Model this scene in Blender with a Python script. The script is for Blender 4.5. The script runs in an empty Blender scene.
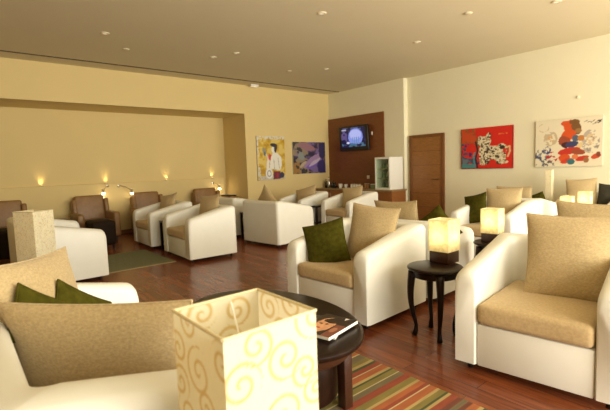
import bpy, bmesh, math, random
import numpy as np
from mathutils import Matrix, Vector
random.seed(7)
PI = math.pi
scn = bpy.context.scene
COL = scn.collection

# ------------------------------------------------------------------ camera, world, light, exposure
cam_d = bpy.data.cameras.new('camera')
cam_d.sensor_width = 36.0
cam_d.lens = 420.0 / 610.0 * 36.0
cam_d.clip_start = 0.05
cam_d.dof.use_dof = True
cam_d.dof.focus_distance = 3.8
cam_d.dof.aperture_fstop = 3.6
cam = bpy.data.objects.new('camera', cam_d)
COL.objects.link(cam)
_r = Vector((0.76563157, -0.64238795, -0.0338528))
_d = Vector((-0.08426984, -0.04798721, -0.9952868))
_f = Vector((0.63773575, 0.76487577, -0.09087446))
cam.matrix_world = Matrix(((_r.x, -_d.x, -_f.x, 0), (_r.y, -_d.y, -_f.y, 0), (_r.z, -_d.z, -_f.z, 1.4), (0, 0, 0, 1)))
scn.camera = cam

world = bpy.data.worlds.new('world')
scn.world = world
world.use_nodes = True
world.node_tree.nodes['Background'].inputs[0].default_value = (1.0, 0.955, 0.82, 1)
world.node_tree.nodes['Background'].inputs[1].default_value = .9

R = lambda d: math.radians(d)
def area(name, loc, rot, sx, sy, power, color):
    l = bpy.data.lights.new(name, 'AREA')
    l.shape = 'RECTANGLE'; l.size = sx; l.size_y = sy; l.energy = power; l.color = color
    o = bpy.data.objects.new(name, l); COL.objects.link(o)
    o.location = loc; o.rotation_euler = rot
    return o
# daylight through the long window front behind the photographer
area('window_daylight', (4.6, -2.9, 1.6), (PI / 2 + R(14), 0, 0), 8.5, 2.9, 640, (1.0, 0.955, 0.82))
scn.view_settings.view_transform = 'Standard'
scn.view_settings.look = 'None'
scn.view_settings.gamma = 1.0
scn.view_settings.use_curve_mapping = False
scn.view_settings.exposure = 0.42

# ------------------------------------------------------------------ materials
def lin(c):
    return tuple((x / 12.92 if x <= 0.04045 else ((x + 0.055) / 1.055) ** 2.4) for x in c)
def s8(r, g, b):
    return lin((r / 255, g / 255, b / 255))

def mat(name, color, rough=0.6, color2=None, scale=30.0, bump=0.0, stretch=(1, 1, 1), spec=0.5, metal=0.0, detail=4.0, coat=0.0, sheen=0.0):
    m = bpy.data.materials.new(name); m.use_nodes = True
    nt = m.node_tree; b = nt.nodes['Principled BSDF']
    b.inputs['Base Color'].default_value = (*color, 1)
    b.inputs['Roughness'].default_value = rough
    b.inputs['Specular IOR Level'].default_value = spec
    b.inputs['Metallic'].default_value = metal
    b.inputs['Coat Weight'].default_value = coat
    b.inputs['Sheen Weight'].default_value = sheen
    if color2 is not None or bump:
        tc = nt.nodes.new('ShaderNodeTexCoord'); mp = nt.nodes.new('ShaderNodeMapping')
        mp.inputs['Scale'].default_value = stretch
        nz = nt.nodes.new('ShaderNodeTexNoise'); nz.inputs['Scale'].default_value = scale; nz.inputs['Detail'].default_value = detail
        nt.links.new(tc.outputs['Object'], mp.inputs['Vector']); nt.links.new(mp.outputs['Vector'], nz.inputs['Vector'])
        if color2 is not None:
            cr = nt.nodes.new('ShaderNodeValToRGB')
            cr.color_ramp.elements[0].position = 0.32; cr.color_ramp.elements[1].position = 0.68
            cr.color_ramp.elements[0].color = (*color2, 1); cr.color_ramp.elements[1].color = (*color, 1)
            nt.links.new(nz.outputs['Fac'], cr.inputs['Fac']); nt.links.new(cr.outputs['Color'], b.inputs['Base Color'])
        if bump:
            bp = nt.nodes.new('ShaderNodeBump'); bp.inputs['Strength'].default_value = bump; bp.inputs['Distance'].default_value = 0.004
            nt.links.new(nz.outputs['Fac'], bp.inputs['Height']); nt.links.new(bp.outputs['Normal'], b.inputs['Normal'])
    return m

def mat_attr(name, rough=0.6, translucent=0.0, emit=0.0):
    m = bpy.data.materials.new(name); m.use_nodes = True
    nt = m.node_tree; b = nt.nodes['Principled BSDF']
    a = nt.nodes.new('ShaderNodeAttribute'); a.attribute_name = 'paint'
    nt.links.new(a.outputs['Color'], b.inputs['Base Color'])
    b.inputs['Roughness'].default_value = rough
    if emit:
        nt.links.new(a.outputs['Color'], b.inputs['Emission Color']); b.inputs['Emission Strength'].default_value = emit
    if translucent:
        t = nt.nodes.new('ShaderNodeBsdfTranslucent'); mx = nt.nodes.new('ShaderNodeMixShader')
        nt.links.new(a.outputs['Color'], t.inputs['Color']); mx.inputs[0].default_value = translucent
        nt.links.new(b.outputs[0], mx.inputs[1]); nt.links.new(t.outputs[0], mx.inputs[2])
        nt.links.new(mx.outputs[0], nt.nodes['Material Output'].inputs[0])
    return m

M = {}
M['leather'] = mat('cream_leather', (0.765, 0.755, 0.685), 0.42, (0.745, 0.73, 0.66), 6, 0.06, spec=0.45)
M['tan'] = mat('tan_weave', (0.50, 0.38, 0.205), 0.9, (0.385, 0.285, 0.145), 75, 0.35, (1, 1, 1.6), spec=0.15, sheen=0.15)
M['seat_tan'] = mat('tan_seat_weave', (0.54, 0.40, 0.215), 0.9, (0.45, 0.325, 0.165), 70, 0.3, spec=0.15, sheen=0.15)
M['green'] = mat('olive_velvet', (0.074, 0.066, 0.007), 0.9, (0.044, 0.040, 0.0035), 25, 0.2, spec=0.08)
M['black_fabric'] = mat('dark_cushion_fabric', (0.03, 0.026, 0.012), 0.9, (0.02, 0.017, 0.009), 30, 0.2)
M['foot'] = mat('chair_foot_wood', (0.012, 0.006, 0.003), 0.4)
M['dark_wood'] = mat('espresso_wood', (0.016, 0.006, 0.003), 0.32, (0.008, 0.003, 0.0015), 12, 0.0, (1, 6, 1), spec=0.22)
M['mahog'] = mat('lamp_base_wood', (0.045, 0.014, 0.006), 0.35, (0.028, 0.009, 0.004), 20, 0, (1, 1, 8))
M['recliner'] = mat('brown_leather', (0.28, 0.15, 0.05), 0.45, (0.22, 0.112, 0.036), 8, 0.08)
M['otto'] = mat('black_brown_leather', (0.020, 0.010, 0.004), 0.75, (0.013, 0.0065, 0.003), 8, 0.1, spec=0.15)
M['chrome'] = mat('chrome', (0.7, 0.66, 0.58), 0.2, metal=1.0)
M['brass'] = mat('bronze', (0.18, 0.11, 0.05), 0.4, metal=0.8)
M['wall_yellow'] = mat('yellow_paint', (0.68, 0.53, 0.245), 0.75, (0.665, 0.52, 0.24), 2.0, spec=0.2)
M['wall_cream'] = mat('cream_paint', (0.79, 0.735, 0.53), 0.75, (0.775, 0.72, 0.52), 2.0, spec=0.2)
M['ceil'] = mat('ceiling_paint', (0.72, 0.645, 0.44), 0.85, (0.71, 0.635, 0.43), 2.0, spec=0.1)
M['white'] = mat('white_enamel', (0.78, 0.76, 0.68), 0.35)
M['black'] = mat('black_plastic', (0.008, 0.007, 0.006), 0.3)
M['gap'] = mat('shadow_gap', (0.10, 0.075, 0.04), 0.9)
M['door'] = mat('door_wood', (0.33, 0.145, 0.04), 0.42, (0.23, 0.092, 0.024), 9, 0.0, (1, 1.2, 14))
M['door_frame'] = mat('door_frame_wood', (0.20, 0.078, 0.022), 0.42, (0.15, 0.054, 0.014), 9, 0, (8, 8, 1))
M['panel'] = mat('panel_wood', (0.22, 0.072, 0.02), 0.38, (0.15, 0.044, 0.011), 8, 0, (1, 1.2, 16))
M['counter'] = mat('counter_wood', (0.32, 0.125, 0.035), 0.4, (0.24, 0.085, 0.022), 9, 0, (1, 1.2, 14))
M['counter_top'] = mat('counter_stone', (0.33, 0.22, 0.10), 0.3, (0.26, 0.17, 0.08), 40)
M['canvas'] = mat('canvas_side', (0.5, 0.45, 0.36), 0.8)
M['paper'] = mat('page_paper', (0.72, 0.70, 0.62), 0.6)
M['rug_green'] = mat('green_pile', (0.175, 0.175, 0.085), 0.95, (0.125, 0.128, 0.06), 55, 0.5)
M['hem'] = mat('rug_hem', (0.40, 0.33, 0.18), 0.95, (0.3, 0.24, 0.12), 60, 0.3)
M['paint'] = mat_attr('painted_canvas', 0.55)
M['cover'] = mat_attr('printed_cover', 0.22)
M['screen'] = mat_attr('tv_picture', 0.2, emit=0.55)
M['shade'] = mat_attr('swirl_paper_shade', 0.7, translucent=0.35)
M['shade_rim'] = mat('shade_rim', (0.66, 0.57, 0.35), 0.7)
M['bottle_dark'] = mat('dark_bottle_glass', (0.012, 0.014, 0.008), 0.12)
M['bottle_steel'] = mat('steel', (0.5, 0.47, 0.4), 0.25, metal=0.9)
M['ceramic'] = mat('white_ceramic', (0.72, 0.68, 0.58), 0.3)
M['amber'] = mat('amber_plastic', (0.28, 0.13, 0.03), 0.35)
M['tray_green'] = mat('green_box', (0.20, 0.29, 0.15), 0.5)

def glass(name, color, rough=0.02, mixv=0.93):
    m = bpy.data.materials.new(name); m.use_nodes = True; nt = m.node_tree
    b = nt.nodes['Principled BSDF']; b.inputs['Base Color'].default_value = (*color, 1); b.inputs['Roughness'].default_value = 0.05
    t = nt.nodes.new('ShaderNodeBsdfTransparent'); t.inputs[0].default_value = (0.9, 0.95, 0.88, 1)
    mx = nt.nodes.new('ShaderNodeMixShader'); mx.inputs[0].default_value = mixv
    nt.links.new(b.outputs[0], mx.inputs[1]); nt.links.new(t.outputs[0], mx.inputs[2]); nt.links.new(mx.outputs[0], nt.nodes['Material Output'].inputs[0])
    return m
M['glass'] = glass('fridge_glass', (0.25, 0.30, 0.22))

def emit_mat(name, color, strength):
    m = bpy.data.materials.new(name); m.use_nodes = True; nt = m.node_tree
    b = nt.nodes['Principled BSDF']; b.inputs['Base Color'].default_value = (*color, 1)
    b.inputs['Emission Color'].default_value = (*color, 1); b.inputs['Emission Strength'].default_value = strength
    return m
M['bulb'] = emit_mat('lit_bulb', (1.0, 0.86, 0.55), 9.0)
M['halogen'] = emit_mat('lit_reading_bulb', (1.0, 0.88, 0.6), 7.0)
M['uplens'] = emit_mat('lit_uplight_lens', (1.0, 0.8, 0.36), 2.5)
M['dl_lens'] = emit_mat('downlight_lens', (1.0, 0.9, 0.7), 0.25)

# lit rice-paper shade: translucent paper with fine mottling
def lit_shade():
    m = bpy.data.materials.new('lit_paper_shade'); m.use_nodes = True; nt = m.node_tree
    b = nt.nodes['Principled BSDF']; b.inputs['Roughness'].default_value = 0.8
    tc = nt.nodes.new('ShaderNodeTexCoord'); nz = nt.nodes.new('ShaderNodeTexNoise'); nz.inputs['Scale'].default_value = 28
    cr = nt.nodes.new('ShaderNodeValToRGB')
    cr.color_ramp.elements[0].position = 0.38; cr.color_ramp.elements[1].position = 0.55
    cr.color_ramp.elements[0].color = (0.68, 0.58, 0.34, 1); cr.color_ramp.elements[1].color = (0.80, 0.71, 0.47, 1)
    nt.links.new(tc.outputs['Object'], nz.inputs['Vector']); nt.links.new(nz.outputs['Fac'], cr.inputs['Fac'])
    nt.links.new(cr.outputs['Color'], b.inputs['Base Color'])
    t = nt.nodes.new('ShaderNodeBsdfTranslucent'); nt.links.new(cr.outputs['Color'], t.inputs['Color'])
    mx = nt.nodes.new('ShaderNodeMixShader'); mx.inputs[0].default_value = 0.6
    nt.links.new(b.outputs[0], mx.inputs[1]); nt.links.new(t.outputs[0], mx.inputs[2]); nt.links.new(mx.outputs[0], nt.nodes['Material Output'].inputs[0])
    return m
M['shade_lit'] = lit_shade()

def plank_floor():
    m = bpy.data.materials.new('red_wood_planks'); m.use_nodes = True; nt = m.node_tree; b = nt.nodes['Principled BSDF']
    tc = nt.nodes.new('ShaderNodeTexCoord'); mp = nt.nodes.new('ShaderNodeMapping'); mp.inputs['Rotation'].default_value = (0, 0, PI / 2)
    br = nt.nodes.new('ShaderNodeTexBrick'); br.offset = 0.37
    br.inputs['Scale'].default_value = 1.0; br.inputs['Brick Width'].default_value = 1.25; br.inputs['Row Height'].default_value = 0.125
    br.inputs['Mortar Size'].default_value = 0.0016; br.inputs['Bias'].default_value = 0.0
    br.inputs['Color1'].default_value = (0.25, 0.075, 0.026, 1); br.inputs['Color2'].default_value = (0.155, 0.040, 0.014, 1)
    br.inputs['Mortar'].default_value = (0.03, 0.008, 0.004, 1)
    nt.links.new(tc.outputs['Object'], mp.inputs['Vector']); nt.links.new(mp.outputs['Vector'], br.inputs['Vector'])
    mp2 = nt.nodes.new('ShaderNodeMapping'); mp2.inputs['Scale'].default_value = (22, 1.3, 1)
    nz = nt.nodes.new('ShaderNodeTexNoise'); nz.inputs['Scale'].default_value = 2.2; nz.inputs['Detail'].default_value = 6
    nt.links.new(tc.outputs['Object'], mp2.inputs['Vector']); nt.links.new(mp2.outputs['Vector'], nz.inputs['Vector'])
    cr = nt.nodes.new('ShaderNodeValToRGB'); cr.color_ramp.elements[0].color = (0.62, 0.58, 0.55, 1); cr.color_ramp.elements[1].color = (1.25, 1.2, 1.15, 1)
    cr.color_ramp.elements[0].position = 0.3; cr.color_ramp.elements[1].position = 0.7
    nt.links.new(nz.outputs['Fac'], cr.inputs['Fac'])
    mx = nt.nodes.new('ShaderNodeMix'); mx.data_type = 'RGBA'; mx.blend_type = 'MULTIPLY'; mx.inputs[0].default_value = 1.0
    nt.links.new(br.outputs['Color'], mx.inputs[6]); nt.links.new(cr.outputs['Color'], mx.inputs[7])
    nt.links.new(mx.outputs[2], b.inputs['Base Color'])
    b.inputs['Roughness'].default_value = 0.27; b.inputs['Specular IOR Level'].default_value = 0.4
    return m
M['floor'] = plank_floor()

# ------------------------------------------------------------------ mesh helpers
class MB:
    def __init__(self): self.bm = bmesh.new()
    def _merge(self, t, mtx=None):
        if mtx is not None: bmesh.ops.transform(t, matrix=mtx, verts=t.verts)
        me = bpy.data.meshes.new('tmp'); t.to_mesh(me); t.free(); self.bm.from_mesh(me); bpy.data.meshes.remove(me)
        return self
    def box(self, lo, hi, bev=0.0, seg=2, mtx=None):
        t = bmesh.new(); bmesh.ops.create_cube(t, size=1.0)
        lo = Vector(lo); hi = Vector(hi); c = (lo + hi) / 2; s = hi - lo
        for v in t.verts: v.co = Vector((v.co.x * s.x, v.co.y * s.y, v.co.z * s.z)) + c
        if bev: bmesh.ops.bevel(t, geom=t.edges[:], offset=bev, segments=seg, profile=0.5, affect='EDGES')
        return self._merge(t, mtx)
    def lathe(self, prof, n=32, c=(0, 0, 0), cap=True, mtx=None):
        t = bmesh.new(); rings = []
        for r, z in prof:
            rings.append([t.verts.new((c[0] + r * math.cos(2 * PI * i / n), c[1] + r * math.sin(2 * PI * i / n), c[2] + z)) for i in range(n)])
        for a, b in zip(rings, rings[1:]):
            for i in range(n): t.faces.new((a[i], a[(i + 1) % n], b[(i + 1) % n], b[i]))
        if cap:
            t.faces.new(list(reversed(rings[0]))); t.faces.new(rings[-1])
        return self._merge(t, mtx)
    def tube(self, pts, rad, n=10, mtx=None):
        t = bmesh.new(); pts = [Vector(p) for p in pts]; rings = []
        if not hasattr(rad, '__len__'): rad = [rad] * len(pts)
        up = None
        for i, p in enumerate(pts):
            d = (pts[min(i + 1, len(pts) - 1)] - pts[max(i - 1, 0)]).normalized()
            if up is None:
                up = Vector((0, 0, 1)) if abs(d.z) < 0.9 else Vector((1, 0, 0))
            a = d.cross(up).normalized(); b = a.cross(d).normalized(); up = b
            rings.append([t.verts.new(p + (a * math.cos(2 * PI * k / n) + b * math.sin(2 * PI * k / n)) * rad[i]) for k in range(n)])
        for a, b in zip(rings, rings[1:]):
            for k in range(n): t.faces.new((a[k], a[(k + 1) % n], b[(k + 1) % n], b[k]))
        t.faces.new(list(reversed(rings[0]))); t.faces.new(rings[-1])
        bmesh.ops.recalc_face_normals(t, faces=t.faces)
        return self._merge(t, mtx)
    def build(self, name, m, parent=None, smooth=True, ang=40, loc=None):
        bm = self.bm
        bmesh.ops.recalc_face_normals(bm, faces=bm.faces)
        me = bpy.data.meshes.new(name); bm.to_mesh(me); bm.free()
        me.materials.append(m)
        if smooth:
            me.polygons.foreach_set('use_smooth', [True] * len(me.polygons))
            me.set_sharp_from_angle(angle=math.radians(ang))
        o = bpy.data.objects.new(name, me); COL.objects.link(o)
        if parent: o.parent = parent
        if loc: o.location = loc
        return o

def tag(o, label=None, cat=None, group=None, kind=None):
    if label: o['label'] = label
    if cat: o['category'] = cat
    if group: o['group'] = group
    if kind: o['kind'] = kind
    return o
def thing(name, label, cat, loc=(0, 0, 0), rz=0.0, group=None):
    o = bpy.data.objects.new(name, None); COL.objects.link(o); o.empty_display_size = 0.1
    o.location = loc; o.rotation_euler = (0, 0, rz)
    return tag(o, label, cat, group)
def dup(o, parent=None):
    c = o.copy(); COL.objects.link(c)
    if parent: c.parent = parent
    for ch in list(o.children): dup(ch, c)
    return c
def struct(o): o['kind'] = 'structure'; return o
def sbox(name, lo, hi, m, bev=0.0): return struct(MB().box(lo, hi, bev).build(name, m, smooth=False))
def R(d): return math.radians(d)

# grid surface with painted colours; P(u,v)->3D for u,v arrays, color(u,v)->(N,3) in linear RGB
def painted_grid(bm_verts, nx, ny, P, colfn):
    u, v = np.meshgrid(np.linspace(0, 1, nx), np.linspace(0, 1, ny))
    pts = P(u.ravel(), v.ravel()); cols = colfn(u.ravel(), v.ravel())
    base = len(bm_verts['v'])
    bm_verts['v'] += [tuple(p) for p in pts]; bm_verts['c'] += [tuple(c) for c in cols]
    for j in range(ny - 1):
        for i in range(nx - 1):
            a = base + j * nx + i
            bm_verts['f'].append((a, a + 1, a + nx + 1, a + nx))
def painted_build(name, store, m, parent=None):
    me = bpy.data.meshes.new(name); me.from_pydata(store['v'], [], store['f']); me.materials.append(m)
    at = me.color_attributes.new('paint', 'FLOAT_COLOR', 'POINT')
    arr = np.ones((len(store['v']), 4), dtype=np.float32); arr[:, :3] = np.array(store['c'])
    at.data.foreach_set('color', arr.ravel()); me.update()
    o = bpy.data.objects.new(name, me); COL.objects.link(o)
    if parent: o.parent = parent
    return o
def store(): return {'v': [], 'f': [], 'c': []}

# ------------------------------------------------------------------ painter tools (numpy)
_rng = np.random.RandomState(3)
_tab = _rng.rand(64, 64)
def vnoise(x, y):
    xi = np.floor(x).astype(int); yi = np.floor(y).astype(int); fx = x - xi; fy = y - yi
    fx = fx * fx * (3 - 2 * fx); fy = fy * fy * (3 - 2 * fy)
    g = lambda a, b: _tab[a % 64, b % 64]
    return (g(xi, yi) * (1 - fx) + g(xi + 1, yi) * fx) * (1 - fy) + (g(xi, yi + 1) * (1 - fx) + g(xi + 1, yi + 1) * fx) * fy
def fbm(x, y): return vnoise(x, y) * .55 + vnoise(x * 2.1 + 9, y * 2.1 + 4) * .3 + vnoise(x * 4.3 + 3, y * 4.3 + 17) * .15
class Paint:
    def __init__(self, u, v, bg): self.u = u; self.v = v; self.c = np.tile(np.array(bg, float), (len(u), 1))
    def put(self, mask, col): self.c[mask] = col
    def mixm(self, w, col): self.c = self.c * (1 - w[:, None]) + np.array(col) * w[:, None]
    def ell(self, x, y, a, b, col, rot=0.0, wob=0.0):
        dx = self.u - x; dy = self.v - y; ca, sa = math.cos(rot), math.sin(rot)
        p = (dx * ca + dy * sa) / a; q = (-dx * sa + dy * ca) / b
        d = p * p + q * q + wob * (fbm(self.u * 14, self.v * 14) - .5) * 2
        self.put(d < 1, col)
    def line(self, pts, w, col):
        for (x0, y0), (x1, y1) in zip(pts, pts[1:]):
            dx, dy = x1 - x0, y1 - y0; L = dx * dx + dy * dy + 1e-9
            t = np.clip(((self.u - x0) * dx + (self.v - y0) * dy) / L, 0, 1)
            self.put(np.hypot(self.u - x0 - t * dx, self.v - y0 - t * dy) < w, col)
    def poly(self, pts, col):
        inside = np.zeros(len(self.u), bool); n = len(pts)
        for i in range(n):
            x0, y0 = pts[i]; x1, y1 = pts[(i + 1) % n]
            if y0 == y1: continue
            c = ((y0 > self.v) != (y1 > self.v)) & (self.u < (x1 - x0) * (self.v - y0) / (y1 - y0) + x0)
            inside ^= c
        self.put(inside, col)

# ------------------------------------------------------------------ the room shell
H = 3.47; XW = 8.75; XT = 8.60; YS = 9.10; YB = 10.20; XN = 5.72; ZS = 2.77
XL = -3.0; YR = -3.0
sbox('floor', (XL - .1, YR, -0.1), (XW + .1, YB + .1, 0), M['floor'])
sbox('ceiling', (XL - .1, YR, H), (XW + .1, YS + .05, H + .1), M['ceil'])
sbox('trim_1', (XL, 8.585, H - 0.012), (XW - .2, 8.615, H + 0.002), M['gap'])      # shadow gap of the ceiling
sbox('wall_soffit', (XL, YS, ZS), (XN, YB, H), M['wall_yellow'])
sbox('wall_far', (XN, YS, 0), (XW, YB + .1, H), M['wall_yellow'])
sbox('wall_recess', (XL, YB, 0), (XN, YB + .1, ZS), M['wall_yellow'])
sbox('wall_left', (XL - .1, YR, 0), (XL, YB + .1, H), M['wall_yellow'])
sbox('wall_right', (XW, YR, 0), (XW + .1, YS, H), M['wall_cream'])
sbox('wall_television', (XT, 6.42, 0), (XW, YS, H), M['wall_cream'])
sbox('trim_2', (XL, YB - 0.09, 0), (5.62, YB, 1.175), M['wall_yellow'], 0.006)         # wainscot ledge in the recess
sbox('baseboard_recess', (XL, YB - 0.102, 0), (5.62, YB - 0.09, 0.09), M['door_frame'])
sbox('baseboard_right', (XW - 0.012, YR, 0), (XW, 5.33, 0.09), M['door_frame'])
# timber wall panel behind the television
sbox('trim_3', (XT - .03, 7.03, 0), (XT, YS, 2.74), M['panel'])
# door with frame, boards and handle
dr = struct(MB().box((XW - .035, 5.47, 0), (XW - .003, 6.27, 2.0), 0.004).build('door_1', M['door'], smooth=False))
g = MB()
for k in range(1, 6): g.box((XW - .0375, 5.47, k * 0.335 - .006), (XW - .0345, 6.27, k * 0.335 + .006))
g.build('door_groove', M['door_frame'], dr, smooth=False)
fr = MB()
fr.box((XW - .05, 6.27, 0), (XW, 6.35, 2.07), .004).box((XW - .05, 5.39, 0), (XW, 5.47, 2.07), .004).box((XW - .05, 5.47, 2.0), (XW, 6.27, 2.07), .004)
fr.build('door_frame', M['door_frame'], dr, smooth=False)
MB().lathe([(.02, 0), (.02, .012), (.01, .014), (.01, .05)], 16, mtx=Matrix.Translation((XW - .036, 5.55, 1.0)) @ Matrix.Rotation(-PI / 2, 4, 'Y')).tube([(XW - .085, 5.55, 1.0), (XW - .088, 5.58, 1.0), (XW - .086, 5.66, .998)], .009).build('door_handle', M['brass'], dr)

# ------------------------------------------------------------------ armchairs
def shell_bm(W, D, t=0.15, zb=0.062, hf=0.665, hb=0.815):
    """U shaped tub: arms slope from hf at the front up to the back at hb. Front faces -Y."""
    ro, ri = 0.055, 0.09
    def path(hw, yb, r, yf):
        pts = []
        for k in range(9): pts.append((-hw, yf + (yb - r - yf) * [0, .012, .03, .06, .1, .3, .55, .8, 1][k]))
        for k in range(1, 7):
            a = PI - k / 7 * PI / 2
            pts.append((-hw + r + r * math.cos(a), yb - r + r * math.sin(a)))
        for k in range(0, 6): pts.append((-(hw - r) + 2 * (hw - r) * k / 5, yb))
        for k in range(1, 7):
            a = PI / 2 - k / 7 * PI / 2
            pts.append((hw - r + r * math.cos(a), yb - r + r * math.sin(a)))
        for k in range(9): pts.append((hw, yf + (yb - r - yf) * [0, .012, .03, .06, .1, .3, .55, .8, 1][8 - k]))
        return pts
    yf = -D / 2
    O = path(W / 2, D / 2, ro, yf); I = path(W / 2 - t, D / 2 - t, ri, yf)
    bm = bmesh.new(); secs = []
    for (ox, oy), (ix, iy) in zip(O, I):
        y = (oy + iy) / 2
        f = min(1, max(0, (oy - yf) / (D * 0.93)))
        h = hf + (hb - hf) * f
        d = oy - yf; rr = 0.068
        if d < rr: h += -rr + math.sqrt(max(0, rr * rr - (rr - d) ** 2)) * 1.0
        rt = 0.055; L = math.hypot(ox - ix, oy - iy); k = rt / L
        prof = [(0, zb), (0, zb + .25), (0.0, h - rt)]
        for q in range(1, 5):
            a = q / 4 * PI / 2; prof.append((k * (1 - math.cos(a)), h - rt + rt * math.sin(a)))
        prof.append((0.5, h + .004))
        for q in range(0, 5):
            a = PI / 2 - q / 4 * PI / 2; prof.append((1 - k * (1 - math.cos(a)), h - rt + rt * math.sin(a)))
        prof.append((1, zb))
        # the front edge of each arm is upholstered round
        shrink = 0.0
        if d < 0.03: shrink = 0.012 * (1 - d / 0.03) / L
        secs.append([bm.verts.new((ox + (ix - ox) * (shrink + s * (1 - 2 * shrink)), oy + (iy - oy) * s, z)) for s, z in prof])
    for a, b in zip(secs, secs[1:]):
        n = len(a)
        for i in range(n): bm.faces.new((a[i], a[(i + 1) % n], b[(i + 1) % n], b[i]))
    bm.faces.new(secs[0]); bm.faces.new(list(reversed(secs[-1])))
    bmesh.ops.recalc_face_normals(bm, faces=bm.faces)
    return bm
def cushion_box(lo, hi, bev, puff=0.012):
    mb = MB(); mb.box(lo, hi, bev, 4)
    c = (Vector(lo) + Vector(hi)) / 2; s = (Vector(hi) - Vector(lo)) / 2
    bmesh.ops.subdivide_edges(mb.bm, edges=[e for e in mb.bm.edges if e.calc_length() > 0.2], cuts=6, use_grid_fill=True)
    for v in mb.bm.verts:
        if v.co.z > c.z:
            v.co.z += puff * max(0, 1 - ((v.co.x - c.x) / s.x) ** 2) * max(0, 1 - ((v.co.y - c.y) / s.y) ** 2)
    return mb
def make_seat(name, label, cat, W, D, ncush=1, group=None):
    t = 0.15
    root = thing(name, label, cat, group=group)
    mb = MB(); mb.bm.free(); mb.bm = shell_bm(W, D, t)
    mb.build('upholstered_shell', M['leather'], root, ang=50)
    wi = W / 2 - t
    MB().box((-wi + .001, -D / 2 + .012, .055), (wi - .001, D / 2 - t, .338), .012).build('front_panel', M['leather'], root)
    n = ncush
    for k in range(n):
        x0 = -wi + 2 * wi * k / n; x1 = -wi + 2 * wi * (k + 1) / n
        cushion_box((x0 + .004, -D / 2 - .006, .34), (x1 - .004, D / 2 - t - .002, .475), .035).build('seat_cushion', M['seat_tan'], root)
    for sx in (-1, 1):
        for sy in (-1, 1):
            MB().lathe([(.018, 0), (.026, .058)], 12, (sx * (W / 2 - .085), sy * (D / 2 - .085), 0)).build('leg', M['foot'], root)
    return root
chair0 = make_seat('armchair', 'x', 'armchair', .95, .92)
_used = [False]
def chair(x0, x1, y0, y1, face, label, rot=0.0, group='cream leather tub armchairs'):
    """occupies x0..x1, y0..y1; face = +1 looks to +X, -1 looks to -X"""
    c = chair0 if not _used[0] else dup(chair0)
    _used[0] = True
    c.location = ((x0 + x1) / 2, (y0 + y1) / 2, 0)
    c.rotation_euler = (0, 0, R(90 * face + rot))
    c.scale = (abs(y1 - y0) / .95, abs(x1 - x0) / .92, 1)
    return tag(c, label, 'armchair', group)
chair(2.51, 3.44, 2.30, 3.33, -1, 'cream armchair holding a green and a tan pillow, just behind the coffee table', 3)
chair(2.57, 3.49, .605, 1.55, -1, 'large cream armchair at right foreground with one big tan pillow', 7)
chair(3.49, 4.35, 2.31, 3.24, 1, 'cream armchair turned away, back-to-back with the centre one, beside the nearest lit lamp', 2)
chair(3.60, 4.46, .60, 1.48, 1, 'cream armchair turned away, directly behind the large right foreground armchair', 4)
chair(5.55, 6.45, 2.45, 3.36, -1, 'cream armchair under the red painting with an upright green pillow and a tan pillow', 0)
chair(6.50, 7.40, 2.45, 3.36, 1, 'cream armchair facing the right wall, olive pillow peeking over its back', 0)
chair(7.74, 8.60, 1.85, 2.75, -1, 'cream armchair against the right wall under the white painting', 0)
chair(4.17, 5.07, 5.84, 6.86, 1, 'cream armchair seen from behind with a tan pillow corner pointing up, below the yellow painting', 5)
chair(4.24, 5.12, 7.38, 8.28, 1, 'cream armchair mostly hidden behind the chair with the pointed tan pillow', 3)
chair(5.80, 6.66, 7.10, 7.96, -1, 'cream armchair below the purple painting with a tan pillow lying back in it', 0)
chair(6.06, 6.98, 5.88, 6.74, -1, 'cream armchair in front of the drinks counter with an upright tan pillow', 1)
chair(2.65, 3.46, 5.86, 6.98, -1, 'cream armchair at the green rug, front one of the pair with tan pillows', -2)
chair(2.64, 3.47, 7.47, 8.47, -1, 'cream armchair at the far corner of the green rug, rear one of a pair', -1)

sofa = make_seat('loveseat', 'cream leather loveseat at left foreground with two tan and two green pillows', 'sofa', 1.72, .90, 2, 'cream leather loveseats')
sofa.location = (.425, 2.07, 0); sofa.rotation_euler = (0, 0, R(90))
s2 = dup(sofa); s2.location = (1.02, 6.70, 0); s2.scale = (.95, 1.04, .99)
tag(s2, 'cream leather loveseat seen side-on between the tall unlit paper lamp and the green rug', 'sofa', 'cream leather loveseats')

# ------------------------------------------------------------------ pillows
def pillow_mesh(w, h, t, n=20):
    bm = bmesh.new(); F = {}; B = {}
    for j in range(n + 1):
        for i in range(n + 1):
            s = math.sin((i / n * 2 - 1) * PI / 2) ; q = math.sin((j / n * 2 - 1) * PI / 2)
            x = s * (1 - .07 * (1 - q * q)) * w / 2; y = q * (1 - .07 * (1 - s * s)) * h / 2
            z = t / 2 * ((1 - s * s) ** .55) * ((1 - q * q) ** .55)
            z += .02 * t * math.sin(5 * s + 2 * q) * (1 - s * s) * (1 - q * q)
            F[i, j] = bm.verts.new((x, -z, y))
            B[i, j] = F[i, j] if i in (0, n) or j in (0, n) else bm.verts.new((x, z, y))
    for j in range(n):
        for i in range(n):
            bm.faces.new((F[i, j], F[i + 1, j], F[i + 1, j + 1], F[i, j + 1]))
            bm.faces.new((B[i, j], B[i, j + 1], B[i + 1, j + 1], B[i + 1, j]))
    return bm
def pillow_edge(w, h, n=20):
    pts = []
    q = lambda k: math.sin((k / n * 2 - 1) * PI / 2)
    P = lambda s, r: (s * (1 - .07 * (1 - r * r)) * w / 2, 0, r * (1 - .07 * (1 - s * s)) * h / 2)
    for k in range(n): pts.append(P(q(k), -1))
    for k in range(n): pts.append(P(1, q(k)))
    for k in range(n): pts.append(P(-q(k), 1))
    for k in range(n + 1): pts.append(P(-1, -q(k)))
    return pts
PM = {}
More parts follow.
